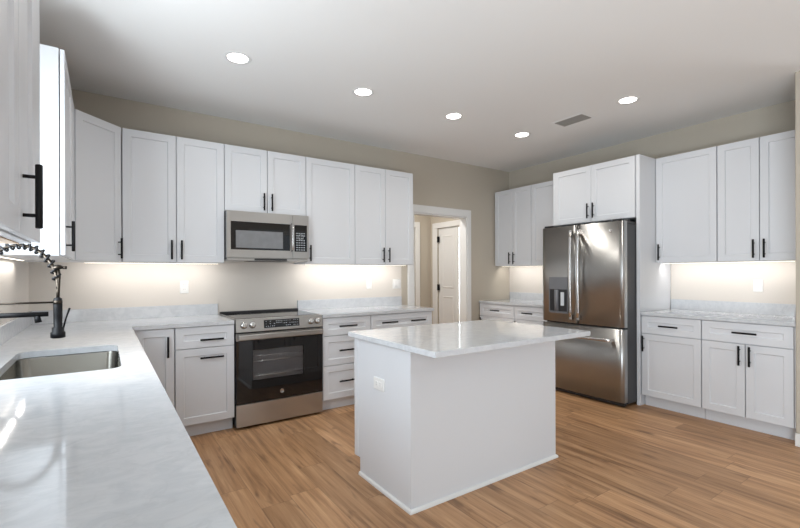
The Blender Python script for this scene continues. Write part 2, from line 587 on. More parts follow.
# six-panel style slab with two long panels, hinged at the far side, closed but for a slit
dr = bpy.data.objects.new('door_1', None)
COL.objects.link(dr)
dr['kind'] = 'structure'
dr.location = (HX + 0.012, SD0 + 0.075, 0)
dr.rotation_euler = (0, 0, R(90))
DW = SD1 - SD0 - 0.081
bm = NB()
box(bm, 0, DW, -0.036, -0.006, 0.01, SDZ - 0.005)
for z0, z1 in ((0.14, 0.92), (1.05, 1.92)):
    rings(bm, [[(p[0], -p[1] - 0.0055, p[2]) for p in lp] for lp in
               ([(0.10, 0, z0), (DW - 0.10, 0, z0), (DW - 0.10, 0, z1), (0.10, 0, z1)],
                [(0.112, -0.008, z0 + 0.012), (DW - 0.112, -0.008, z0 + 0.012), (DW - 0.112, -0.008, z1 - 0.012), (0.112, -0.008, z1 - 0.012)],
                [(0.135, -0.001, z0 + 0.035), (DW - 0.135, -0.001, z0 + 0.035), (DW - 0.135, -0.001, z1 - 0.035), (0.135, -0.001, z1 - 0.035)])], False, True)
    for s in (1,):
        pass
obj('door_slab', bm, M['trim'], dr)
for z in (0.25, 1.06, 1.86):
    bm = NB()
    lathe(bm, [(0.009, z - 0.05), (0.009, z + 0.05)], (DW + 0.004, 0.014, 0), n=12)
    box(bm, DW - 0.040, DW + 0.045, 0.006, 0.0265, z - 0.048, z + 0.048, 0.002)
    obj('hinge', bm, M['black'], dr)

# baseboards
bm = NB()
box(bm, 4.240, 4.254, 0.848, 0.999, 0, 0.095, 0.003)
struct(obj('baseboard_partition', bm, M['trim']))
bm = NB(); box(bm, DX1 + CW + 0.002, 4.335, YB - 0.015, YB - 0.001, 0, 0.095, 0.003); struct(obj('baseboard_back', bm, M['trim']))
bm = NB()
box(bm, XR + WT, XFAR, 0.862, 0.878, 0, 0.095, 0.003)
struct(obj('baseboard_dining', bm, M['trim']))


# ------------------------------------------------------------------ cabinets
def shaker(name, x0, x1, z0, z1, parent, mat=None, rail=0.057):
    bm = NB()
    rings(bm, shaker_loops(x0, x1, z0, z1, 0.019, rail, 0.009))
    return obj(name, bm, mat or M['white'], parent)


def pull(parent, kind, x, z, ln=0.16):
    """black bar pull on two posts, standing off the front at y=0"""
    bm = NB()
    r, so, q = 0.0078, 0.031, ln * 0.30
    if kind == 'v':
        lathe(bm, [(r * .7, z - ln / 2), (r, z - ln / 2 + .0015), (r, z + ln / 2 - .0015), (r * .7, z + ln / 2)], (x, -so, 0), 'Z', 12)
        for s in (-q, q): lathe(bm, [(0.0045, -so), (0.0045, 0.0005)], (x, 0, z + s), 'Y', 10)
    else:
        lathe(bm, [(r * .7, x - ln / 2), (r, x - ln / 2 + .0015), (r, x + ln / 2 - .0015), (r * .7, x + ln / 2)], (0, -so, z), 'X', 12)
        for s in (-q, q): lathe(bm, [(0.0045, -so), (0.0045, 0.0005)], (x + s, 0, z), 'Y', 10)
    return obj('handle', bm, M['black'], parent)


def cabinet(label, cat, loc, rz, w, z0, z1, depth, fronts, toe=False, group=None, name='cabinet', hollow=False):
    """cabinet with its door faces at local y=0; fronts = (kind, x0, x1, z0, z1, [pulls])"""
    t = thing(name, label, cat, loc, rz, group)
    bm = NB()
    if hollow:          # open-topped box that the sink bowl drops into
        box(bm, 0.0006, 0.018, 0.0205, depth - 0.001, z0, z1)
        box(bm, w - 0.018, w - 0.0006, 0.0205, depth - 0.001, z0, z1)
        box(bm, 0.018, w - 0.018, depth - 0.013, depth - 0.001, z0, z1)
        box(bm, 0.018, w - 0.018, 0.0205, 0.038, z0, z1)
        box(bm, 0.018, w - 0.018, 0.038, depth - 0.013, z0, z0 + 0.018)
    else:
        box(bm, 0.0006, w - 0.0006, 0.0240, depth - 0.001, z0, z1, 0.001)
    obj('carcass', bm, M['white'], t)
    for kind, a, b, c, d, pulls in fronts:
        if kind == 'filler':
            boxobj('filler_strip', (a, b, 0.002, 0.020, c, d), M['white'], t, 0.001)
            continue
        f = shaker(kind, a, b, c, d, t)
        for pk in pulls: pull(f, *pk)
    if toe:
        boxobj('toe_kick', (0.001, w - 0.001, 0.075, depth - 0.001, 0.0, z0), M['white'], t)
    return t


G = 0.0030      # reveal round each front
W_U = 'wall cabinet'
W_B = 'base cabinet'


def up_cab(label, u0, u1, place, doors, z0=UZ0, z1=UZ1, depth=UD, group=None):
    """doors: list of (width fraction start, end, handle 'l'/'r'/None) ; place = (loc, rz)"""
    w = u1 - u0
    fr = []
    for a, b, h in doors:
        x0, x1 = a * w + G, b * w - G
        p = []
        if h == 'l': p = [('v', x0 + 0.034, z0 + 0.105)]
        if h == 'r': p = [('v', x1 - 0.034, z0 + 0.105)]
        fr.append(('door', x0, x1, z0 + G, z1 - G, p))
    return cabinet(label, W_U, place[0], place[1], w, z0, z1, depth, fr, group=group)


def backp(x, d=UD): return ((x, YB - d, 0), 0.0)
def rightp(y, d=UD): return ((XR - d, y, 0), R(-90))
def leftp(y, d=UD): return ((XL + d, y, 0), R(90))


GU = 'white shaker wall cabinets'
two = [(0, .5, 'r'), (.5, 1, 'l')]
# back wall, left to right
up_cab('white two-door wall cabinet left of the microwave', 0.117, 0.879, backp(0.117), two, group=GU)
up_cab('short white two-door wall cabinet right above the microwave', 0.879, 1.641, backp(0.879), two, z0=1.856, group=GU)
up_cab('white single-door wall cabinet right of the microwave', 1.641, 2.186, backp(1.641), [(0, 1, 'l')], group=GU)
up_cab('white two-door wall cabinet next to the doorway', 2.186, 2.946, backp(2.186), two, group=GU)
# right wall (local x runs towards the camera side)
up_cab('white two-door wall cabinet in the back right corner beside the doorway', 0, 0.635, rightp(4.337), two, group=GU)
up_cab('white wall cabinet partly hidden behind the refrigerator', 0, 0.54, rightp(3.700), [(0, 1, 'r')], group=GU)
up_cab('white single-door wall cabinet just right of the refrigerator', 0, 0.530, rightp(2.152), [(0, 1, 'l')], group=GU)
up_cab('white two-door wall cabinet at the far right by the wall end', 0, 0.618, rightp(1.620), two, group=GU)
# left wall: local x runs towards the back wall
LU = XL + 0.316
t = cabinet('white wall cabinet with side panel, beside the diagonal corner cabinet', W_U, (LU, 2.796, 0), R(90), 0.948, UZ0, UZ1, 0.316,
            [('door', G, 0.600, UZ0 + G, UZ1 - G, [('v', 0.062, UZ0 + 0.105)]),
             ('filler', 0.604, 0.915, UZ0 + G, UZ1 - G, [])], group=GU)
t = cabinet('nearest white wall cabinet, cut by the left edge, above the sink counter', W_U, (LU, 0.70, 0), R(90), 1.075, UZ0, UZ1, 0.316,
            [('door', G, 0.645 - G, UZ0 + G, UZ1 - G, []),
             ('door', 0.645 + G, 0.940 - G, UZ0 + G, UZ1 - G, [('v', 0.645 + 0.056, UZ0 + 0.098)]),
             ('filler', 0.944, 1.073, UZ0 + G, UZ1 - G, [])], group=GU)
boxobj('underside', (0.02, 1.05, 0.05, 0.30, UZ0 - 0.003, UZ0 - 0.0002), M['ply'], t)

# diagonal corner cabinet
t = thing('cabinet', 'white diagonal corner wall cabinet with a single door', W_U, (0, 0, 0), 0, GU)
P = [(-0.165, 3.7475), (0.1145, 4.032), (0.1145, YB - 0.001), (XL + 0.001, YB - 0.001), (XL + 0.001, 3.7475)]
off = 0.0205 / math.sqrt(2)
Q = [(P[0][0] - 2 * off * 0.55, P[0][1] + 0.002), (P[1][0] - 0.001, P[1][1] + 2 * off * 0.55), P[2], P[3], (P[4][0], P[4][1] + 0.002)]
bm = NB()
rings(bm, [[(x, y, UZ0) for x, y in Q], [(x, y, UZ1) for x, y in Q]])
obj('carcass', bm, M['white'], t)
dl = math.hypot(P[1][0] - P[0][0], P[1][1] - P[0][1])
da = math.atan2(P[1][1] - P[0][1], P[1][0] - P[0][0])
d = shaker('door', 0.004, dl - 0.004, UZ0 + G, UZ1 - G, t)
d.location = (P[0][0], P[0][1], 0)
d.rotation_euler = (0, 0, da)
pull(d, 'v', dl - 0.034, UZ0 + 0.105)

# fridge surround: deep cabinet above the fridge with tall side panels
FX = 4.300
t = cabinet('deep white two-door cabinet with side panels enclosing the refrigerator', 'cabinet', (FX, 3.136, 0), R(-90), 0.982, 1.838, UZ1, XR - FX,
            [('door', 0.020, 0.474 - G / 2, 1.838 + G, UZ1 - 0.004, [('v', 0.474 - 0.030, 1.838 + 0.120)]),
             ('door', 0.474 + G / 2, 0.936, 1.838 + G, UZ1 - 0.004, [('v', 0.474 + 0.034, 1.838 + 0.120)])], name='fridge_cabinet')
boxobj('side_panel', (0.948, 0.982, 0.004, XR - FX - 0.002, 0.0, UZ1), M['white'], t, 0.0015)
boxobj('side_panel', (-0.001, 0.018, 0.004, XR - FX - 0.002, 0.0, UZ1), M['white'], t, 0.0015)

# base cabinets -----------------------------------------------------
BZ0, BZ1 = 0.108, 0.882
GB = 'white shaker base cabinets'
SEAM = 0.708


def base(label, w, place, fronts, name='cabinet', depth=BD, hollow=False):
    return cabinet(label, W_B, place[0], place[1], w, BZ0, BZ1, depth, fronts, toe=True, group=GB, name=name, hollow=hollow)


def dr_front(x0, x1, pulls, z0=SEAM + G, z1=BZ1 - 0.004): return ('drawer', x0 + G, x1 - G, z0, z1, pulls)
def door_front(x0, x1, pulls, z1=SEAM - G): return ('door', x0 + G, x1 - G, BZ0 + G, z1, pulls)


# back wall: blind corner door, pull-out, [range], drawers, double
base('white corner base cabinet with one tall door under the left worktop', 0.300, backp(0.146, BD),
     [('filler', 0.0, 0.03, BZ0, BZ1 - 0.004, []), door_front(0.030, 0.300, [('v', 0.252, 0.740)], z1=BZ1 - 0.004)])
base('white base cabinet with one drawer and pull-out front, left of the range', 0.440, backp(0.448, BD),
     [dr_front(0, 0.440, [('h', 0.262, 0.775, 0.175)]), door_front(0, 0.440, [('h', 0.262, 0.632, 0.175)])])
base('white three-drawer base cabinet right of the range', 0.520, backp(1.674, BD),
     [dr_front(0, 0.520, [('h', 0.255, 0.797, 0.19)]),
      ('drawer', G, 0.520 - G, 0.428 + G, SEAM - G, [('h', 0.255, 0.568, 0.19)]),
      ('drawer', G, 0.520 - G, BZ0 + G, 0.428 - G, [('h', 0.255, 0.275, 0.19)])])
base('white base cabinet with a wide two-handled drawer, by the doorway', 0.780, backp(2.196, BD),
     [dr_front(0, 0.780, [('h', 0.21, 0.797, 0.19), ('h', 0.57, 0.797, 0.19)]),
      door_front(0, 0.390, [('v', 0.352, 0.61)]), door_front(0.390, 0.780, [('v', 0.428, 0.61)])])
# right wall, beyond the fridge
base('white base cabinet with drawer in the back right corner', 0.610, rightp(4.337, BD),
     [dr_front(0, 0.610, [('h', 0.305, 0.797, 0.16)]), door_front(0, 0.610, [('v', 0.04, 0.61)])])
base('white base cabinet with drawer, between corner cabinet and refrigerator', 0.585, rightp(3.725, BD),
     [dr_front(0, 0.585, [('h', 0.225, 0.797, 0.16)]), door_front(0, 0.585, [('v', 0.04, 0.61)])])
# right wall, near side
base('white base cabinet with drawer over one door, right of the refrigerator', 0.512, rightp(2.146, BD),
     [dr_front(0, 0.512, [('h', 0.252, 0.792, 0.165)]), door_front(0, 0.512, [('v', 0.026, 0.612, 0.15)])])
base('white base cabinet with wide drawer over two doors, at the far right', 0.634, rightp(1.632, BD),
     [dr_front(0, 0.615, [('h', 0.312, 0.798, 0.165)]), door_front(0, 0.312, [('v', 0.276, 0.612)]),
      door_front(0.312, 0.615, [('v', 0.346, 0.612)]), ('filler', 0.616, 0.632, BZ0, BZ1, [])])
# left wall, under the long counter
LB = BD - 0.012
base('white base cabinet hidden under the sink', 0.914, leftp(2.02, LB),
     [door_front(0, 0.457, [('v', 0.42, 0.70)], BZ1 - 0.004), door_front(0.457, 0.914, [('v', 0.494, 0.70)], BZ1 - 0.004)], depth=LB, hollow=True)
base('white base cabinet hidden under the corner end of the left worktop', 0.766, leftp(2.936, LB),
     [dr_front(0, 0.740, [('h', 0.37, 0.797)]), door_front(0, 0.740, [('v', 0.04, 0.61)])], depth=LB)
base('white three-drawer base cabinet hidden under the near left worktop', 0.900, leftp(1.118, LB),
     [dr_front(0, 0.9, [('h', 0.45, 0.797)]), ('drawer', G, 0.9 - G, 0.428 + G, SEAM - G, [('h', 0.45, 0.568)]),
      ('drawer', G, 0.9 - G, BZ0 + G, 0.428 - G, [('h', 0.45, 0.275)])], depth=LB)
base('white two-door base cabinet hidden under the nearest end of the left worktop', 0.900, leftp(0.216, LB),
     [dr_front(0, 0.9, [('h', 0.45, 0.797)]), door_front(0, 0.45, [('v', 0.41, 0.61)]), door_front(0.45, 0.9, [('v', 0.49, 0.61)])], depth=LB)

# ------------------------------------------------------------------ worktops
ZU = 0.883
SX0, SX1, SY0, SY1 = -0.350, 0.058, 2.105, 2.815      # sink cut-out


def rrect(x0, x1, y0, y1, r, n=5):
    pts = []
    for cx, cy, a0 in ((x1 - r, y1 - r, 0), (x0 + r, y1 - r, 90), (x0 + r, y0 + r, 180), (x1 - r, y0 + r, 270)):
        for k in range(n + 1):
            a = R(a0 + 90 * k / n)
            pts.append((cx + r * math.cos(a), cy + r * math.sin(a)))
    return pts


def poly_slab(bm, outer, holes, z0, z1, bev=0.003):
    """extruded outline with holes, top edges eased"""
    def fill(z, loops):
        es = []
        vs = []
        for lp in loops:
            v = [bm.verts.new((x, y, z)) for x, y in lp]
            vs.append(v)
            es += [bm.edges.new((v[i], v[(i + 1) % len(v)])) for i in range(len(v))]
        bmesh.ops.triangle_fill(bm, use_beauty=True, edges=es)
        return vs
    top = fill(z1, [outer] + holes)
    bot = fill(z0, [outer] + holes)
    for a, b in zip(top, bot):
        n = len(a)
        for i in range(n): bm.faces.new((a[i], a[(i + 1) % n], b[(i + 1) % n], b[i]))


CX = 0.164
CFY = YB - CD
bm = NB()
poly_slab(bm, [(XL + 0.001, 0.20), (CX, 0.20), (CX, CFY), (0.884, CFY), (0.884, YB - 0.001), (XL + 0.001, YB - 0.001)],
          [rrect(SX0, SX1, SY0, SY1, 0.05)], ZU, ZT)
wt = tag(obj('countertop', bm, M['quartz']), 'white veined quartz L-shaped worktop with the sink, along the left wall', 'worktop')
bm = NB()
box(bm, XL + 0.001, XL + 0.020, 0.20, YB - 0.021, ZT, ZT + 0.102, 0.0015)
obj('backsplash', bm, M['quartz'], wt)
bm = NB()
box(bm, XL + 0.001, 0.884, YB - 0.020, YB - 0.001, ZT, ZT + 0.102, 0.0015)
obj('backsplash', bm, M['quartz'], wt)

wt = tag(boxobj('countertop', (1.670, 2.992, CFY, YB - 0.001, ZU, ZT), M['quartz'], None, 0.002),
         'white quartz worktop between the range and the doorway', 'worktop')
boxobj('backsplash', (1.670, 2.992, YB - 0.020, YB - 0.001, ZT, ZT + 0.102), M['quartz'], wt, 0.0015)
wt = tag(boxobj('countertop', (XR - CD, XR - 0.001, 3.138, YB - 0.019, ZU, ZT), M['quartz'], None, 0.002),
         'short white quartz worktop in the back right corner behind the refrigerator', 'worktop')
boxobj('backsplash', (XR - 0.020, XR - 0.001, 3.138, YB - 0.019, ZT, ZT + 0.102), M['quartz'], wt, 0.0015)
wt = tag(boxobj('countertop', (XR - CD, XR - 0.001, 0.996, 2.146, ZU, ZT), M['quartz'], None, 0.002),
         'white quartz worktop right of the refrigerator', 'worktop')
boxobj('backsplash', (XR - 0.020, XR - 0.001, 0.996, 2.146, ZT, ZT + 0.102), M['quartz'], wt, 0.0015)
boxobj('side_splash', (XR - CD + 0.01, XR - 0.021, 0.9965, 1.014, ZT, ZT + 0.102), M['quartz'], wt, 0.0015)

# ------------------------------------------------------------------ sink
sk = thing('sink', 'stainless steel undermount sink set in the left worktop', 'sink', ((SX0 + SX1) / 2, (SY0 + SY1) / 2, 0.66))
hx, hy = (SX1 - SX0) / 2, (SY1 - SY0) / 2
bm = NB()


def rl(i, z, r): return [(x, y, z) for x, y in rrect(-hx + i, hx - i, -hy + i, hy - i, r, 6)]


zt = ZU - 0.66 - 0.001
rings(bm, [rl(-0.018, zt - 0.001, 0.06), rl(-0.018, zt, 0.06), rl(-0.004, zt, 0.052), rl(-0.002, zt - 0.006, 0.052), rl(0.004, 0.03, 0.05),
           rl(0.016, 0.010, 0.045), rl(0.035, 0.004, 0.03), rl(0.10, 0.001, 0.03)], False, True, True)
obj('basin', bm, M['sinksteel'], sk)
bm = NB()
lathe(bm, [(0.045, 0.002), (0.045, 0.005), (0.036, 0.006), (0.034, 0.0035), (0.006, 0.0035), (0.005, 0.012), (0.001, 0.013)], n=24)
obj('drain', bm, M['bright'], sk)

# ------------------------------------------------------------------ faucet (post behind the sink, spring arch reaching over the basin)
FXB, FY = -0.415, 2.390
fa = thing('faucet', 'black spring pull-down faucet arching over the sink', 'faucet', (FXB, FY, ZT))
bm = NB()
lathe(bm, [(0.030, 0), (0.030, 0.006), (0.026, 0.010), (0.024, 0.045), (0.018, 0.055), (0.016, 0.30), (0.013, 0.31), (0.013, 0.33)], n=20)
obj('post', bm, M['black'], fa)
HXO = 0.248                                   # reach from the post to the spray head
TOPZ = 0.33
arc = []
rad = HXO / 2
for k in range(41):
    a = PI - PI * k / 40
    arc.append((rad + rad * math.cos(a), 0, TOPZ + 0.175 * math.sin(a)))
# flexible hose inside the spring, then bare down to the head
bm = NB()
tube(bm, arc + [(HXO, 0, TOPZ - 0.01)], 0.0062, 10)
tube(bm, [(HXO, 0, 0.42), (HXO + 0.004, 0, 0.37), (HXO + 0.001, 0, 0.31), (HXO, 0, 0.275)], 0.0065, 10)
obj('hose', bm, M['bronze'], fa)
# spring coil
bm = NB()
pts = []
T = 17
cut = 38
N = T * 14
for k in range(N + 1):
    u = k / N * (cut - 0.001)
    i = min(int(u), cut - 1); f = u - i
    p0, p1 = Vector(arc[i]), Vector(arc[i + 1])
    p = p0.lerp(p1, f)
    t_ = (p1 - p0).normalized()
    n_ = Vector((0, 1, 0)); b_ = t_.cross(n_)
    a = 2 * PI * T * k / N
    pts.append(p + (n_ * math.cos(a) + b_ * math.sin(a)) * 0.0145)
tube(bm, pts, 0.0042, 6)
obj('spring', bm, M['black'], fa)
bm = NB()
lathe(bm, [(0.008, 0.405), (0.018, 0.408), (0.018, 0.418), (0.010, 0.424)], (HXO, 0, 0), 'Z', 16)
lathe(bm, [(0.007, 0.018), (0.007, 0.032)], (HXO, 0, 0.412), 'X', 10)
obj('spring_collar', bm, M['bronze'], fa)
# holder arm
bm = NB()
tube(bm, [(0.0, 0, 0.262), (HXO - 0.012, 0, 0.262)], 0.0042, 10)
lathe(bm, [(0.019, 0.250), (0.019, 0.274), (0.015, 0.274)], (0, 0, 0), 'Z', 16)
lathe(bm, [(0.0168, 0.254), (0.0168, 0.270)], (HXO, 0, 0), 'Z', 16)
obj('holder_arm', bm, M['bronze'], fa)
# spray head with wide collar and lever
bm = NB()
lathe(bm, [(0.007, 0.283), (0.0145, 0.278), (0.0165, 0.262), (0.0158, 0.20), (0.0155, 0.155), (0.0215, 0.152), (0.0215, 0.135), (0.0265, 0.131), (0.0265, 0.110), (0.021, 0.107)],
      (HXO, 0, 0), 'Z', 20)
sh = obj('spray_head', bm, M['black'], fa)
bm = NB()
tube(bm, [(HXO + 0.018, 0, 0.145), (HXO + 0.028, -0.002, 0.190), (HXO + 0.041, -0.003, 0.235)], [0.0035, 0.003, 0.0042], 8)
obj('lever', bm, M['black'], sh)
# second swivel spout at lower level
bm = NB()
tube(bm, [(0.0, 0, 0.2135), (0.216, 0, 0.2125)], 0.0105, 14)
lathe(bm, [(0.021, 0.195), (0.021, 0.230)], (0, 0, 0), 'Z', 16)
sp = obj('pot_spout', bm, M['black'], fa)
bm = NB()
tube(bm, [(0.178, 0, 0.206), (0.183, 0, 0.178)], [0.010, 0.0125], 12)
obj('nozzle', bm, M['black'], sp)

# ------------------------------------------------------------------ island
IX0, IX1, IY0, IY1 = 1.362, 2.615, 1.893, 2.522
il = thing('kitchen_island', 'white kitchen island with quartz top in the middle of the room', 'kitchen island', ((IX0 + IX1) / 2, (IY0 + IY1) / 2, 0))
w2, d2 = (IX1 - IX0) / 2, (IY1 - IY0) / 2
bm = NB()
# body: profile with a toe notch along the rear (range side)
prof = [(-d2, 0), (d2 - 0.068, 0), (d2 - 0.068, 0.108), (d2 - 0.02, 0.108), (d2 - 0.02, ZU), (-d2, ZU)]
rings(bm, [[(-w2, y, z) for y, z in prof], [(w2, y, z) for y, z in prof]])
obj('body', bm, M['white'], il)
for s in (-1, 1):
    boxobj('stile', (s * w2 - 0.004, s * w2 + 0.004, d2 - 0.045, d2 - 0.001, 0.108, ZU), M['white'], il, 0.001)
for k in range(3):
    wd = (2 * w2 - 0.02) / 3
    xa = -w2 + 0.01 + k * wd
    for kind, z0, z1, pz in (('drawer', SEAM + G, ZU - 0.004, 0.797), ('door', 0.112, SEAM - G, None)):
        bm = NB()
        rings(bm, [[(x, d2 - 0.02 + 0.019 - y, z) for x, y, z in lp] for lp in shaker_loops(xa + G, xa + wd - G, z0, z1, 0.019, 0.057, 0.009)])
        f = obj(kind, bm, M['white'], il)
        bm = NB()
        if pz:
            lathe(bm, [(0.006, xa + wd / 2 - .08), (0.006, xa + wd / 2 + .08)], (0, d2 + 0.030, pz), 'X', 10)
            for s in (-.05, .05): lathe(bm, [(0.0045, d2 - 0.001), (0.0045, d2 + 0.03)], (xa + wd / 2 + s, 0, pz), 'Y', 8)
        else:
            lathe(bm, [(0.006, 0.53), (0.006, 0.69)], (xa + 0.04, d2 + 0.030, 0), 'Z', 10)
            for s in (.56, .66): lathe(bm, [(0.0045, d2 - 0.001), (0.0045, d2 + 0.03)], (xa + 0.04, 0, s), 'Y', 8)
        obj('handle', bm, M['black'], f)
bm = NB()
mo = 0.013


def quarter(a, b):
    pass


q = [(-mo, 0), (-mo, 0.010), (-mo * 0.75, 0.017), (-0.002, 0.021), (0.0, 0.021)]
# shoe moulding along left, front and right, mitred
path = [(-w2, d2 - 0.068), (-w2, -d2), (w2, -d2), (w2, d2 - 0.068)]
dirs = [(-1, 0), (-1, -1), (1, -1), (1, 0)]
loops = []
for (x, y), (dx, dy) in zip(path, dirs):
    loops.append([(x + dx * (-o), y + dy * (-o), z) for o, z in q] + [(x, y, 0)])
rings(bm, loops)
obj('shoe_moulding', bm, M['trim'], il)
boxobj('island_top', (1.320 - (IX0 + IX1) / 2, 2.624 - (IX0 + IX1) / 2, 1.630 - (IY0 + IY1) / 2, 2.538 - (IY0 + IY1) / 2, ZU + 0.0005, ZT), M['quartz'], il, 0.002)


# ------------------------------------------------------------------ outlets
def outlet(label, loc, rz, w=0.072, h=0.116, kind='duplex', gang=1, name='wall_outlet', cat='outlet'):
    """cover plate with its face towards local -y, back on y=0"""
    t = thing(name, label, cat, loc, rz)
    bm = NB()
    rings(bm, [[(x, 0, z) for x, z in rrect(-w / 2, w / 2, -h / 2, h / 2, 0.005, 3)],
               [(x, -0.003, z) for x, z in rrect(-w / 2, w / 2, -h / 2, h / 2, 0.005, 3)],
               [(x, -0.006, z) for x, z in rrect(-w / 2 + .004, w / 2 - .004, -h / 2 + .004, h / 2 - .004, 0.004, 3)]])
    obj('cover_plate', bm, M['plastic'], t)
    for g in range(gang):
        cx = (g - (gang - 1) / 2) * 0.046
        if kind == 'switch':
            boxobj('rocker', (cx - 0.016, cx + 0.016, -0.0095, -0.0055, -0.033, 0.033), M['plastic'], t, 0.0012)
        else:
            hor = w > h
            for s in (-1, 1):
                ox, oz = (s * 0.0205, 0) if hor else (0, s * 0.0205)
                bm = NB()
                rings(bm, [[(x + cx + ox, -0.0055, z + oz) for x, z in rrect(-0.0165, 0.0165, -0.0165, 0.0165, 0.006, 3)],
                           [(x + cx + ox, -0.0085, z + oz) for x, z in rrect(-0.0155, 0.0155, -0.0155, 0.0155, 0.006, 3)]])
                r_ = obj('receptacle', bm, M['plastic'], t)
                bm = NB()
                for k in (-0.006, 0.006):
                    if hor: box(bm, cx + ox - 0.004, cx + ox + 0.004, -0.0088, -0.008, oz + k - 0.001, oz + k + 0.001)
                    else: box(bm, cx + ox + k - 0.001, cx + ox + k + 0.001, -0.0088, -0.008, oz - 0.004, oz + 0.004)
                obj('slots', bm, M['greyplastic'], r_)
    return t


outlet('white duplex outlet on the back wall left of the range', (0.600, YB - 0.001, 1.178), 0)
outlet('small white duplex outlet on the back wall right of the range', (2.540, YB - 0.001, 1.175), 0)
outlet('white double rocker switch plate beside the doorway', (2.930, YB - 0.001, 1.168), 0, w=0.118, kind='switch', gang=2, name='light_switch', cat='light switch')
outlet('white duplex outlet above the right worktop', (XR - 0.001, 1.414, 1.172), R(-90))
outlet('white horizontal outlet on the left side of the kitchen island', (IX0 - 0.0005, 2.215, 0.632), R(-90), w=0.118, h=0.074)

# ------------------------------------------------------------------ range
RX0, RX1, RY = 0.892, 1.664, 3.700
rg = thing('range', 'stainless steel slide-in electric range with black glass oven door', 'stove', ((RX0 + RX1) / 2, RY, 0))
rw = (RX1 - RX0) / 2 - 0.002
DEP = YB - RY - 0.012
bm = NB(); box(bm, -rw + 0.004, rw - 0.004, 0.030, DEP, 0.02, 0.900); obj('body', bm, M['darkside'], rg)
bm = NB()
for x in (-rw + 0.05, rw - 0.05):
    for y in (0.08, DEP - 0.06): lathe(bm, [(0.016, 0), (0.016, 0.022)], (x, y, 0), n=12)
obj('feet', bm, M['blackplastic'], rg)
# glass cooktop with steel rim, black vent rail at the back
ct = boxobj('cooktop', (-rw, rw, 0.012, DEP, 0.9005, 0.918), M['steelh'], rg, 0.003)
boxobj('cooktop_glass', (-rw + 0.016, rw - 0.016, 0.040, DEP - 0.06, 0.9175, 0.9205), M['blackglass'], ct, 0.001)
boxobj('vent_rail', (-rw + 0.004, rw - 0.004, DEP - 0.055, DEP - 0.004, 0.918, 0.938), M['blackplastic'], ct, 0.004)
bm = NB()
for cx, cy, r in ((-0.19, 0.17, 0.10), (0.19, 0.17, 0.115), (-0.19, 0.43, 0.075), (0.19, 0.43, 0.075), (0, 0.42, 0.05)):
    for rr in (r, r - 0.02):
        n = 40
        a_ = [bm.verts.new((cx + rr * math.cos(2 * PI * k / n), cy + rr * math.sin(2 * PI * k / n), 0.9209)) for k in range(n)]
        b_ = [bm.verts.new((cx + (rr - .002) * math.cos(2 * PI * k / n), cy + (rr - .002) * math.sin(2 * PI * k / n), 0.9209)) for k in range(n)]
        for k in range(n): bm.faces.new((a_[k], a_[(k + 1) % n], b_[(k + 1) % n], b_[k]))
obj('burner_marks', bm, M['greyplastic'], ct)
# slanted control panel
bm = NB()
pp = [(0.004, 0.806), (-0.004, 0.812), (0.012, 0.912), (0.020, 0.917), (0.05, 0.9), (0.05, 0.806)]
rings(bm, [[(-rw, y, z) for y, z in pp], [(rw, y, z) for y, z in pp]])
cp = obj('control_panel', bm, M['steelh'], rg)
sl = math.atan2(0.016, 0.100)


def on_panel(o, x, z):
    """place an object built facing -y at the panel's slanted face"""
    o.location = (x, -0.0045 + (z - 0.812) * 0.16, z)
    o.rotation_euler = (-sl, 0, 0)


ds = boxobj('display', (-0.158, 0.158, -0.002, 0.004, -0.034, 0.034), M['blackglass'], cp, 0.001)
on_panel(ds, 0.004, 0.866)
bm = NB()
rr = random.Random(3)
for r_ in range(3):
    for c in range(17):
        if 5 <= c <= 8 and r_ < 2: continue
        x = -0.142 + c * 0.0175; z = -0.022 + r_ * 0.021
        if rr.random() < 0.8: box(bm, x, x + rr.uniform(0.004, 0.010), -0.0026, -0.0018, z, z + 0.0035)
for k in range(4):
    x = -0.052 + k * 0.015
    box(bm, x, x + 0.010, -0.0026, -0.0018, 0.006, 0.009); box(bm, x, x + 0.010, -0.0026, -0.0018, 0.020, 0.023)
obj('display_legend', bm, M['legend'], ds)
for x in (0.957, 1.028, 1.547, 1.611):
    bm = NB()
    lathe(bm, [(0.030, 0.002), (0.030, -0.003), (0.0255, -0.005), (0.0245, -0.026), (0.022, -0.030), (0.010, -0.030)], (0, 0, 0), 'Y', 24)
    k_ = obj('knob', bm, M['bright'], cp)
    on_panel(k_, x - (RX0 + RX1) / 2, 0.866)
    boxobj('pointer', (-0.0035, 0.0035, -0.034, -0.029, -0.022, 0.022), M['handle_steel'], k_, 0.001)
# oven door: steel head with bar handle, black glass below
od = thing('oven_door', '', '')
for k in ('label', 'category'): del od[k]
od.parent = rg
bm = NB()
box(bm, -rw + 0.001, rw - 0.001, 0.004, 0.029, 0.738, 0.797, 0.002)
obj('door_head', bm, M['steelh'], od)
WX0, WX1, WZ0_, WZ1_ = 1.030 - 1.278, 1.481 - 1.278, 0.395, 0.653
bm = NB()
box(bm, -rw + 0.001, WX0, 0.0, 0.028, 0.213, 0.737, 0.0012)
box(bm, WX1, rw - 0.001, 0.0, 0.028, 0.213, 0.737, 0.0012)
box(bm, WX0, WX1, 0.0, 0.028, 0.213, WZ0_)
box(bm, WX0, WX1, 0.0, 0.028, WZ1_, 0.737)
obj('door_glass', bm, M['blackglass'], od)
bm = NB()
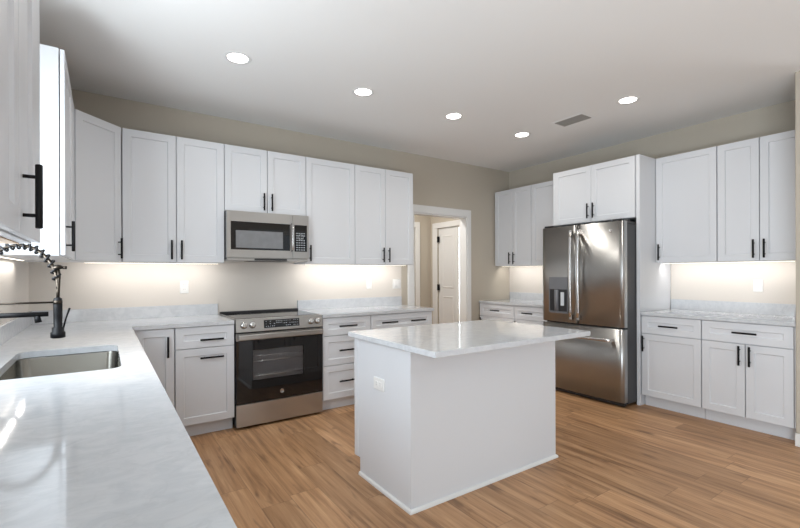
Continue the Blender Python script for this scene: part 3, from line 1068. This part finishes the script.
# lit grey oven cavity seen through the window
box(bm, WX0 - 0.02, WX1 + 0.02, 0.0275, 0.0295, WZ0_ - 0.02, WZ1_ + 0.02)
obj('oven_cavity', bm, M['ovenin'], od)
bm = NB()
for z in (0.43, 0.555, 0.60):
    tube(bm, [(WX0 + 0.002, 0.016, z), (WX1 - 0.002, 0.016, z)], 0.0022, 6)
for k in range(24):
    x = WX0 + 0.012 + k * (WX1 - WX0 - 0.024) / 23
    tube(bm, [(x, 0.020, 0.430), (x, 0.020, 0.452)], 0.0012, 5)
    tube(bm, [(x, 0.020, 0.555), (x, 0.020, 0.600)], 0.0012, 5)
obj('oven_rack', bm, M['handle_steel'], od)
boxobj('window_glass', (WX0, WX1, 0.004, 0.008, WZ0_, WZ1_), M['glass'], od)
bm = NB()
box(bm, -rw + 0.012, rw - 0.012, -0.048, -0.022, 0.748, 0.792, 0.006, 2)
for s in (-1, 1): box(bm, s * (rw - 0.05) - 0.012, s * (rw - 0.05) + 0.012, -0.026, 0.006, 0.756, 0.784, 0.002)
obj('oven_handle', bm, M['steelh'], od)
# round maker's badge on the glass
bm = NB()
lathe(bm, [(0.0185, 0.0), (0.0185, -0.0025), (0.0165, -0.0030), (0.0150, -0.0020), (0.001, -0.0020)], (0, 0, 0.275), 'Y', 28)
bd = obj('badge', bm, M['bright'], od)
fc = bpy.data.curves.new('monogram', 'FONT')
fc.body = 'GE'
fc.size = 0.017
fc.align_x = 'CENTER'; fc.align_y = 'CENTER'
fc.extrude = 0.0004
fc.materials.append(M['greyplastic'])
ftmp = bpy.data.objects.new('monogram_text', fc)
COL.objects.link(ftmp)
fme = bpy.data.meshes.new_from_object(ftmp.evaluated_get(bpy.context.evaluated_depsgraph_get()))
bpy.data.objects.remove(ftmp)
fo = bpy.data.objects.new('monogram', fme)
COL.objects.link(fo)
fo.parent = bd
fo.location = (0, -0.0028, 0.275)
fo.rotation_euler = (R(90), 0, 0)
boxobj('storage_drawer', (-rw + 0.001, rw - 0.001, 0.002, 0.029, 0.022, 0.206), M['steelh'], rg, 0.002)

# ------------------------------------------------------------------ microwave under the middle wall cabinet
MX0, MX1, MY = 0.882, 1.638, 3.960
mz0, mz1 = 1.412, 1.8545
mw = thing('microwave', 'stainless steel over-the-range microwave with black door glass', 'microwave', ((MX0 + MX1) / 2, MY, mz0))
hw = (MX1 - MX0) / 2
hh = mz1 - mz0
bm = NB(); box(bm, -hw, hw, 0.030, YB - MY - 0.003, 0.012, hh, 0.002); obj('body', bm, M['darkside'], mw)
SEAMX = 1.478 - 1.260
mzb = 0.028
bm = NB()
x0, x1 = -hw, SEAMX - 0.0012
g0, g1, gz0, gz1 = 0.916 - 1.26, 1.452 - 1.26, 1.512 - mz0, 1.762 - mz0
box(bm, x0, g0, 0, 0.029, mzb, hh - 0.001, 0.002); box(bm, g1, x1, 0, 0.029, mzb, hh - 0.001, 0.002)
box(bm, g0, g1, 0, 0.029, mzb, gz0); box(bm, g0, g1, 0, 0.029, gz1, hh - 0.001)
dm = obj('door', bm, M['steelh'], mw)
boxobj('door_glass', (g0, g1, 0.0015, 0.0055, gz0, gz1), M['blackglass'], dm)
boxobj('door_window', (0.958 - 1.26, 1.383 - 1.26, 0.0008, 0.003, 1.528 - mz0, 1.684 - mz0), M['mesh'], dm, 0.001)
bm = NB()
hxm = 1.468 - 1.26
tube(bm, [(hxm, -0.003, 0.100), (hxm, -0.030, 0.108), (hxm, -0.034, 0.16), (hxm, -0.034, 0.29), (hxm, -0.030, 0.345), (hxm, -0.003, 0.353)], 0.0095, 12)
obj('handle', bm, M['bright'], dm)
cpm = boxobj('control_panel', (SEAMX + 0.0012, hw, 0, 0.029, mzb, hh - 0.001), M['steelh'], mw, 0.002)
boxobj('key_pad', (1.494 - 1.26, 1.620 - 1.26, -0.0015, 0.003, 1.506 - mz0, 1.760 - mz0), M['blackglass'], cpm, 0.001)
bm = NB()
kx0, kz0 = 1.512 - 1.26, 1.520 - mz0
for r_ in range(9):
    for c in range(4):
        if r_ == 8 or (r_ == 5 and c == 3): continue
        x = kx0 + c * 0.024; z = kz0 + r_ * 0.0225
        box(bm, x, x + 0.013, -0.0021, -0.0014, z, z + 0.0065)
tube(bm, [(kx0 + 0.045 + 0.026 * math.cos(a), -0.0018, kz0 + 0.125 + 0.026 * math.sin(a)) for a in [2 * PI * k / 20 for k in range(21)]], 0.0011, 5)
obj('key_legend', bm, M['legend'], cpm)
# underside: steel lip, two lamp lenses and dark filter between them
bm = NB(); box(bm, -hw + 0.004, hw - 0.004, 0.004, YB - MY - 0.01, 0.0, 0.026, 0.003); bp_ = obj('bottom_panel', bm, M['steelh'], mw)
boxobj('vent_slot', (-0.14, 0.16, 0.000, 0.0045, 0.006, 0.022), M['blackplastic'], bp_)
for a, b in ((-hw + 0.02, -0.20), (0.19, hw - 0.03)):
    boxobj('light_lens', (a, b, 0.03, 0.12, -0.0025, 0.001), M['plastic'], bp_, 0.001)
boxobj('grease_filter', (-0.18, 0.17, 0.03, 0.20, -0.0025, 0.001), M['shadow_grille'], bp_, 0.001)

# ------------------------------------------------------------------ refrigerator
RFX = 4.060
rf = thing('refrigerator', 'stainless steel french door refrigerator with ice and water dispenser', 'refrigerator', (RFX, 2.648, 0), R(-90))
# local x runs from the far side (left in view) to the near side; local y points into the wall
fw = 0.461
boxobj('body', (-fw + 0.006, fw - 0.006, 0.082, XR - RFX - 0.06, 0.03, 1.765), M['darkside'], rf, 0.004)
boxobj('top_cap', (-fw + 0.01, fw - 0.01, 0.03, 0.35, 1.766, 1.794), M['blackplastic'], rf, 0.004)
bm = NB()
for x in (-fw + 0.06, fw - 0.06):
    for y in (0.12, 0.70): lathe(bm, [(0.02, 0), (0.02, 0.031)], (x, y, 0), n=12)
obj('rollers', bm, M['blackplastic'], rf)
boxobj('base_grille', (-fw + 0.015, fw - 0.015, 0.035, 0.081, 0.012, 0.048), M['blackplastic'], rf, 0.003)
MEET = 2.640 - 2.664
ZS = 0.768


def fridge_door(name, x0, x1, z0, z1, th=0.072, crown=0.012, hole=None):
    """door with a softly bowed face and rounded vertical edges"""
    bm = NB()
    n = 18
    front = []
    for k in range(n + 1):
        u = k / n
        x = x0 + (x1 - x0) * u
        g = (x + fw) / (2 * fw)
        y = crown * (2 * g - 1) ** 2
        e = min(u, 1 - u) * (x1 - x0)
        if e < 0.010: y += 0.008 * (1 - e / 0.010) ** 2
        front.append((x, y))
    prof = front + [(x1, th), (x0, th)]
    rings(bm, [[(x, y, z0) for x, y in prof], [(x, y, z1) for x, y in prof]])
    for f in bm.faces:
        if len(f.verts) == 4 and abs(f.normal.z) < 0.1: f.smooth = False
    return bm


def smooth_front(o):
    for p in o.data.polygons:
        if len(p.vertices) == 4 and abs(p.normal.z) < 0.1 and p.normal.y < -0.6: p.use_smooth = True


fl = obj('left_door', fridge_door('left_door', -fw, MEET - 0.002, ZS, 1.792), M['steel'], rf); smooth_front(fl)
fr_ = obj('right_door', fridge_door('right_door', MEET + 0.002, fw, ZS, 1.792), M['steel'], rf); smooth_front(fr_)
fd = obj('freezer_drawer', fridge_door('freezer_drawer', -fw, fw, 0.050, 0.750), M['steel'], rf); smooth_front(fd)


def fridge_handle(x, z0, z1, par):
    bm = NB()
    n = 14
    pts = []
    for k in range(n + 1):
        u = k / n
        pts.append((x, -0.050 - 0.012 * math.sin(PI * u), z0 + 0.02 + (z1 - z0 - 0.04) * u))
    loops = []
    for p in pts: loops.append([(p[0] + a, p[1] + b, p[2]) for a, b in rrect(-0.014, 0.014, -0.009, 0.009, 0.007, 3)])
    rings(bm, loops, True, True, True)
    h_ = obj('handle', bm, M['handle_steel'], par)
    for z in (z0 + 0.020, z1 - 0.020):
        boxobj('handle_mount', (x - 0.015, x + 0.015, -0.056, 0.004, z - 0.024, z + 0.024), M['bright'], h_, 0.003)


fridge_handle(MEET - 0.046, 0.812, 1.735, fl)
fridge_handle(MEET + 0.042, 0.812, 1.735, fr_)
bm = NB()
pts = [(-0.36 + 0.72 * k / 14, -0.052 - 0.010 * math.sin(PI * k / 14), 0.640) for k in range(15)]
rings(bm, [[(p[0], p[1] + a, p[2] + b) for a, b in rrect(-0.009, 0.009, -0.015, 0.015, 0.007, 3)] for p in pts], True, True, True)
h_ = obj('handle', bm, M['handle_steel'], fd)
for x in (-0.345, 0.345): boxobj('handle_mount', (x - 0.018, x + 0.018, -0.056, 0.014, 0.626, 0.654), M['bright'], h_, 0.003)
# dispenser on the left door
ddx0, ddx1 = 2.640 - 3.004, 2.640 - 2.773
dz0, dz1, dzm = 0.868, 1.250, 1.117
dy = 0.004
bm = NB()
box(bm, ddx0, ddx1, -0.004, 0.03, dzm, dz1, 0.002)
box(bm, ddx0, ddx0 + 0.008, -0.004, 0.03, dz0, dzm); box(bm, ddx1 - 0.008, ddx1, -0.004, 0.03, dz0, dzm)
box(bm, ddx0, ddx1, -0.004, 0.03, dz0 - 0.008, dz0)
dp = obj('dispenser', bm, M['greyplastic'], fl)
boxobj('dispenser_recess', (ddx0 + 0.008, ddx1 - 0.008, -0.0005, 0.01, dz0, dzm), M['blackplastic'], dp)
bm = NB()
lathe(bm, [(0.026, dz0 + 0.012), (0.026, dzm - 0.004)], (ddx0 + 0.092, 0.004, 0), 'Z', 20)
obj('ice_paddle', bm, M['greyplastic'], dp)
boxobj('water_paddle', (ddx0 + 0.148, ddx0 + 0.190, -0.012, -0.004, dz0 + 0.075, dzm - 0.03), M['legend'], dp, 0.003)
boxobj('drip_tray', (ddx0 + 0.012, ddx1 - 0.012, -0.012, 0.0, dz0, dz0 + 0.012), M['greyplastic'], dp, 0.002)
# round badge on the right door
bm = NB()
bx = 2.640 - 2.306
lathe(bm, [(0.015, 0.004), (0.015, -0.003), (0.013, -0.004), (0.0118, -0.003), (0.001, -0.003)], (bx, 0.006, 1.705), 'Y', 24)
obj('badge', bm, M['bright'], fr_)
for x, s in ((-fw + 0.07, 1), (fw - 0.07, 1)):
    boxobj('hinge_cover', (x - 0.05, x + 0.05, 0.02, 0.16, 1.795, 1.815), M['blackplastic'], rf, 0.004)

# ------------------------------------------------------------------ recessed ceiling lights
CANS = [((0.765, 3.092), 'recessed ceiling light nearest the left wall'),
        ((1.760, 3.098), 'second recessed ceiling light from the left in the back row'),
        ((2.743, 3.096), 'third recessed ceiling light from the left in the back row'),
        ((3.724, 3.102), 'recessed ceiling light nearest the doorway corner'),
        ((3.740, 1.968), 'recessed ceiling light in front of the right cabinets, beside the air vent')]
bmT = NB()
lathe(bmT, [(0.066, -0.001), (0.070, -0.004), (0.088, -0.004), (0.092, -0.001)], n=36, cap0=False, cap1=False)
bmD = NB()
lathe(bmD, [(0.0665, -0.0005), (0.066, -0.0025), (0.001, -0.0028)], n=36)
first = None
CAN_W = 3.3
for (x, y), lb in CANS:
    if first is None:
        first = thing('ceiling_light', lb, 'ceiling light', (x, y, HC), 0, 'recessed ceiling lights')
        obj('trim_ring', bmT, M['trim'], first)
        obj('lamp_disc', bmD, M['lamp'], first)
        c = first
    else:
        c = first.copy(); COL.objects.link(c); c.location = (x, y, HC); c['label'] = lb
        for ch in first.children:
            k = ch.copy(); COL.objects.link(k); k.parent = c
    l = area('can_light', (x, y, HC - 0.012), (0, 0, 0), 0.13, 0.13, CAN_W, (1.0, 0.95, 0.87), 150)
    l.data.shape = 'DISK'

# ------------------------------------------------------------------ ceiling vent
vt = thing('ceiling_vent', 'rectangular grey air vent in the ceiling near the right side', 'air vent', (3.782, 2.530, HC))
bm = NB()
vw, vl = 0.085, 0.150
fo_, lo = 0.022, -0.005
for a in ((-vw - fo_, vw + fo_, -vl - fo_, -vl), (-vw - fo_, vw + fo_, vl, vl + fo_), (-vw - fo_, -vw, -vl, vl), (vw, vw + fo_, -vl, vl)):
    box(bm, a[0], a[1], a[2], a[3], lo, -0.0005, 0.001)
obj('frame', bm, M['ceil'], vt)
boxobj('duct_opening', (-vw, vw, -vl, vl, -0.0012, -0.0004), M['shadow_grille'], vt)
for k in range(5):
    x = -vw + 0.017 + k * 0.034
    bm = NB()
    rings(bm, [[(x - 0.008, y, -0.0015), (x + 0.006, y, -0.008), (x + 0.008, y, -0.008), (x - 0.006, y, -0.0015)] for y in (-vl, vl)])
    obj('slat', bm, M['ventgrey'], vt)


# ------------------------------------------------------------------ under-cabinet light strips
def strip(label, x, y, ln, along, power, tilt):
    rz = 0 if along == 'X' else R(90)
    t = thing('light_strip', label, 'under-cabinet light', (x, y, UZ0), rz, 'LED strips under the wall cabinets')
    boxobj('housing', (-ln / 2, ln / 2, -0.008, 0.008, -0.006, -0.0004), M['plastic'], t)
    boxobj('diffuser', (-ln / 2 + 0.004, ln / 2 - 0.004, -0.006, 0.006, -0.0075, -0.0062), M['strip'], t)
    # angled profile: throws its light back onto the wall
    area('strip_light', (x, y, UZ0 - 0.014), (tilt, 0, rz), ln, 0.012, power, (1.0, 0.965, 0.92))


TL = R(40)
strip('LED strip under the wall cabinets left of the microwave', 0.36, YB - 0.22, 0.98, 'X', 1.9, TL)
strip('LED strip under the wall cabinets right of the microwave', 2.29, YB - 0.22, 1.24, 'X', 2.6, TL)
strip('LED strip under the left wall cabinet beside the corner', XL + 0.045, 3.30, 0.80, 'Y', 1.1, 0.0)
strip('LED strip under the wall cabinet in the back right corner', XR - 0.22, 3.74, 1.12, 'Y', 1.9, -TL)
strip('LED strip under the wall cabinets right of the refrigerator', XR - 0.22, 1.58, 1.10, 'Y', 1.9, -TL)

# hall lamp; unseen side-room light, added to brighten the door slit
area('hall_light', (3.3, 5.1, HC - 0.02), (0, 0, 0), 0.3, 0.3, 30, (1.0, 0.97, 0.93))
area('slit_fill', (HX + 1.2, HY + 1.0, 1.4), (R(-90), 0, R(40)), 1.2, 1.6, 120, DAY)
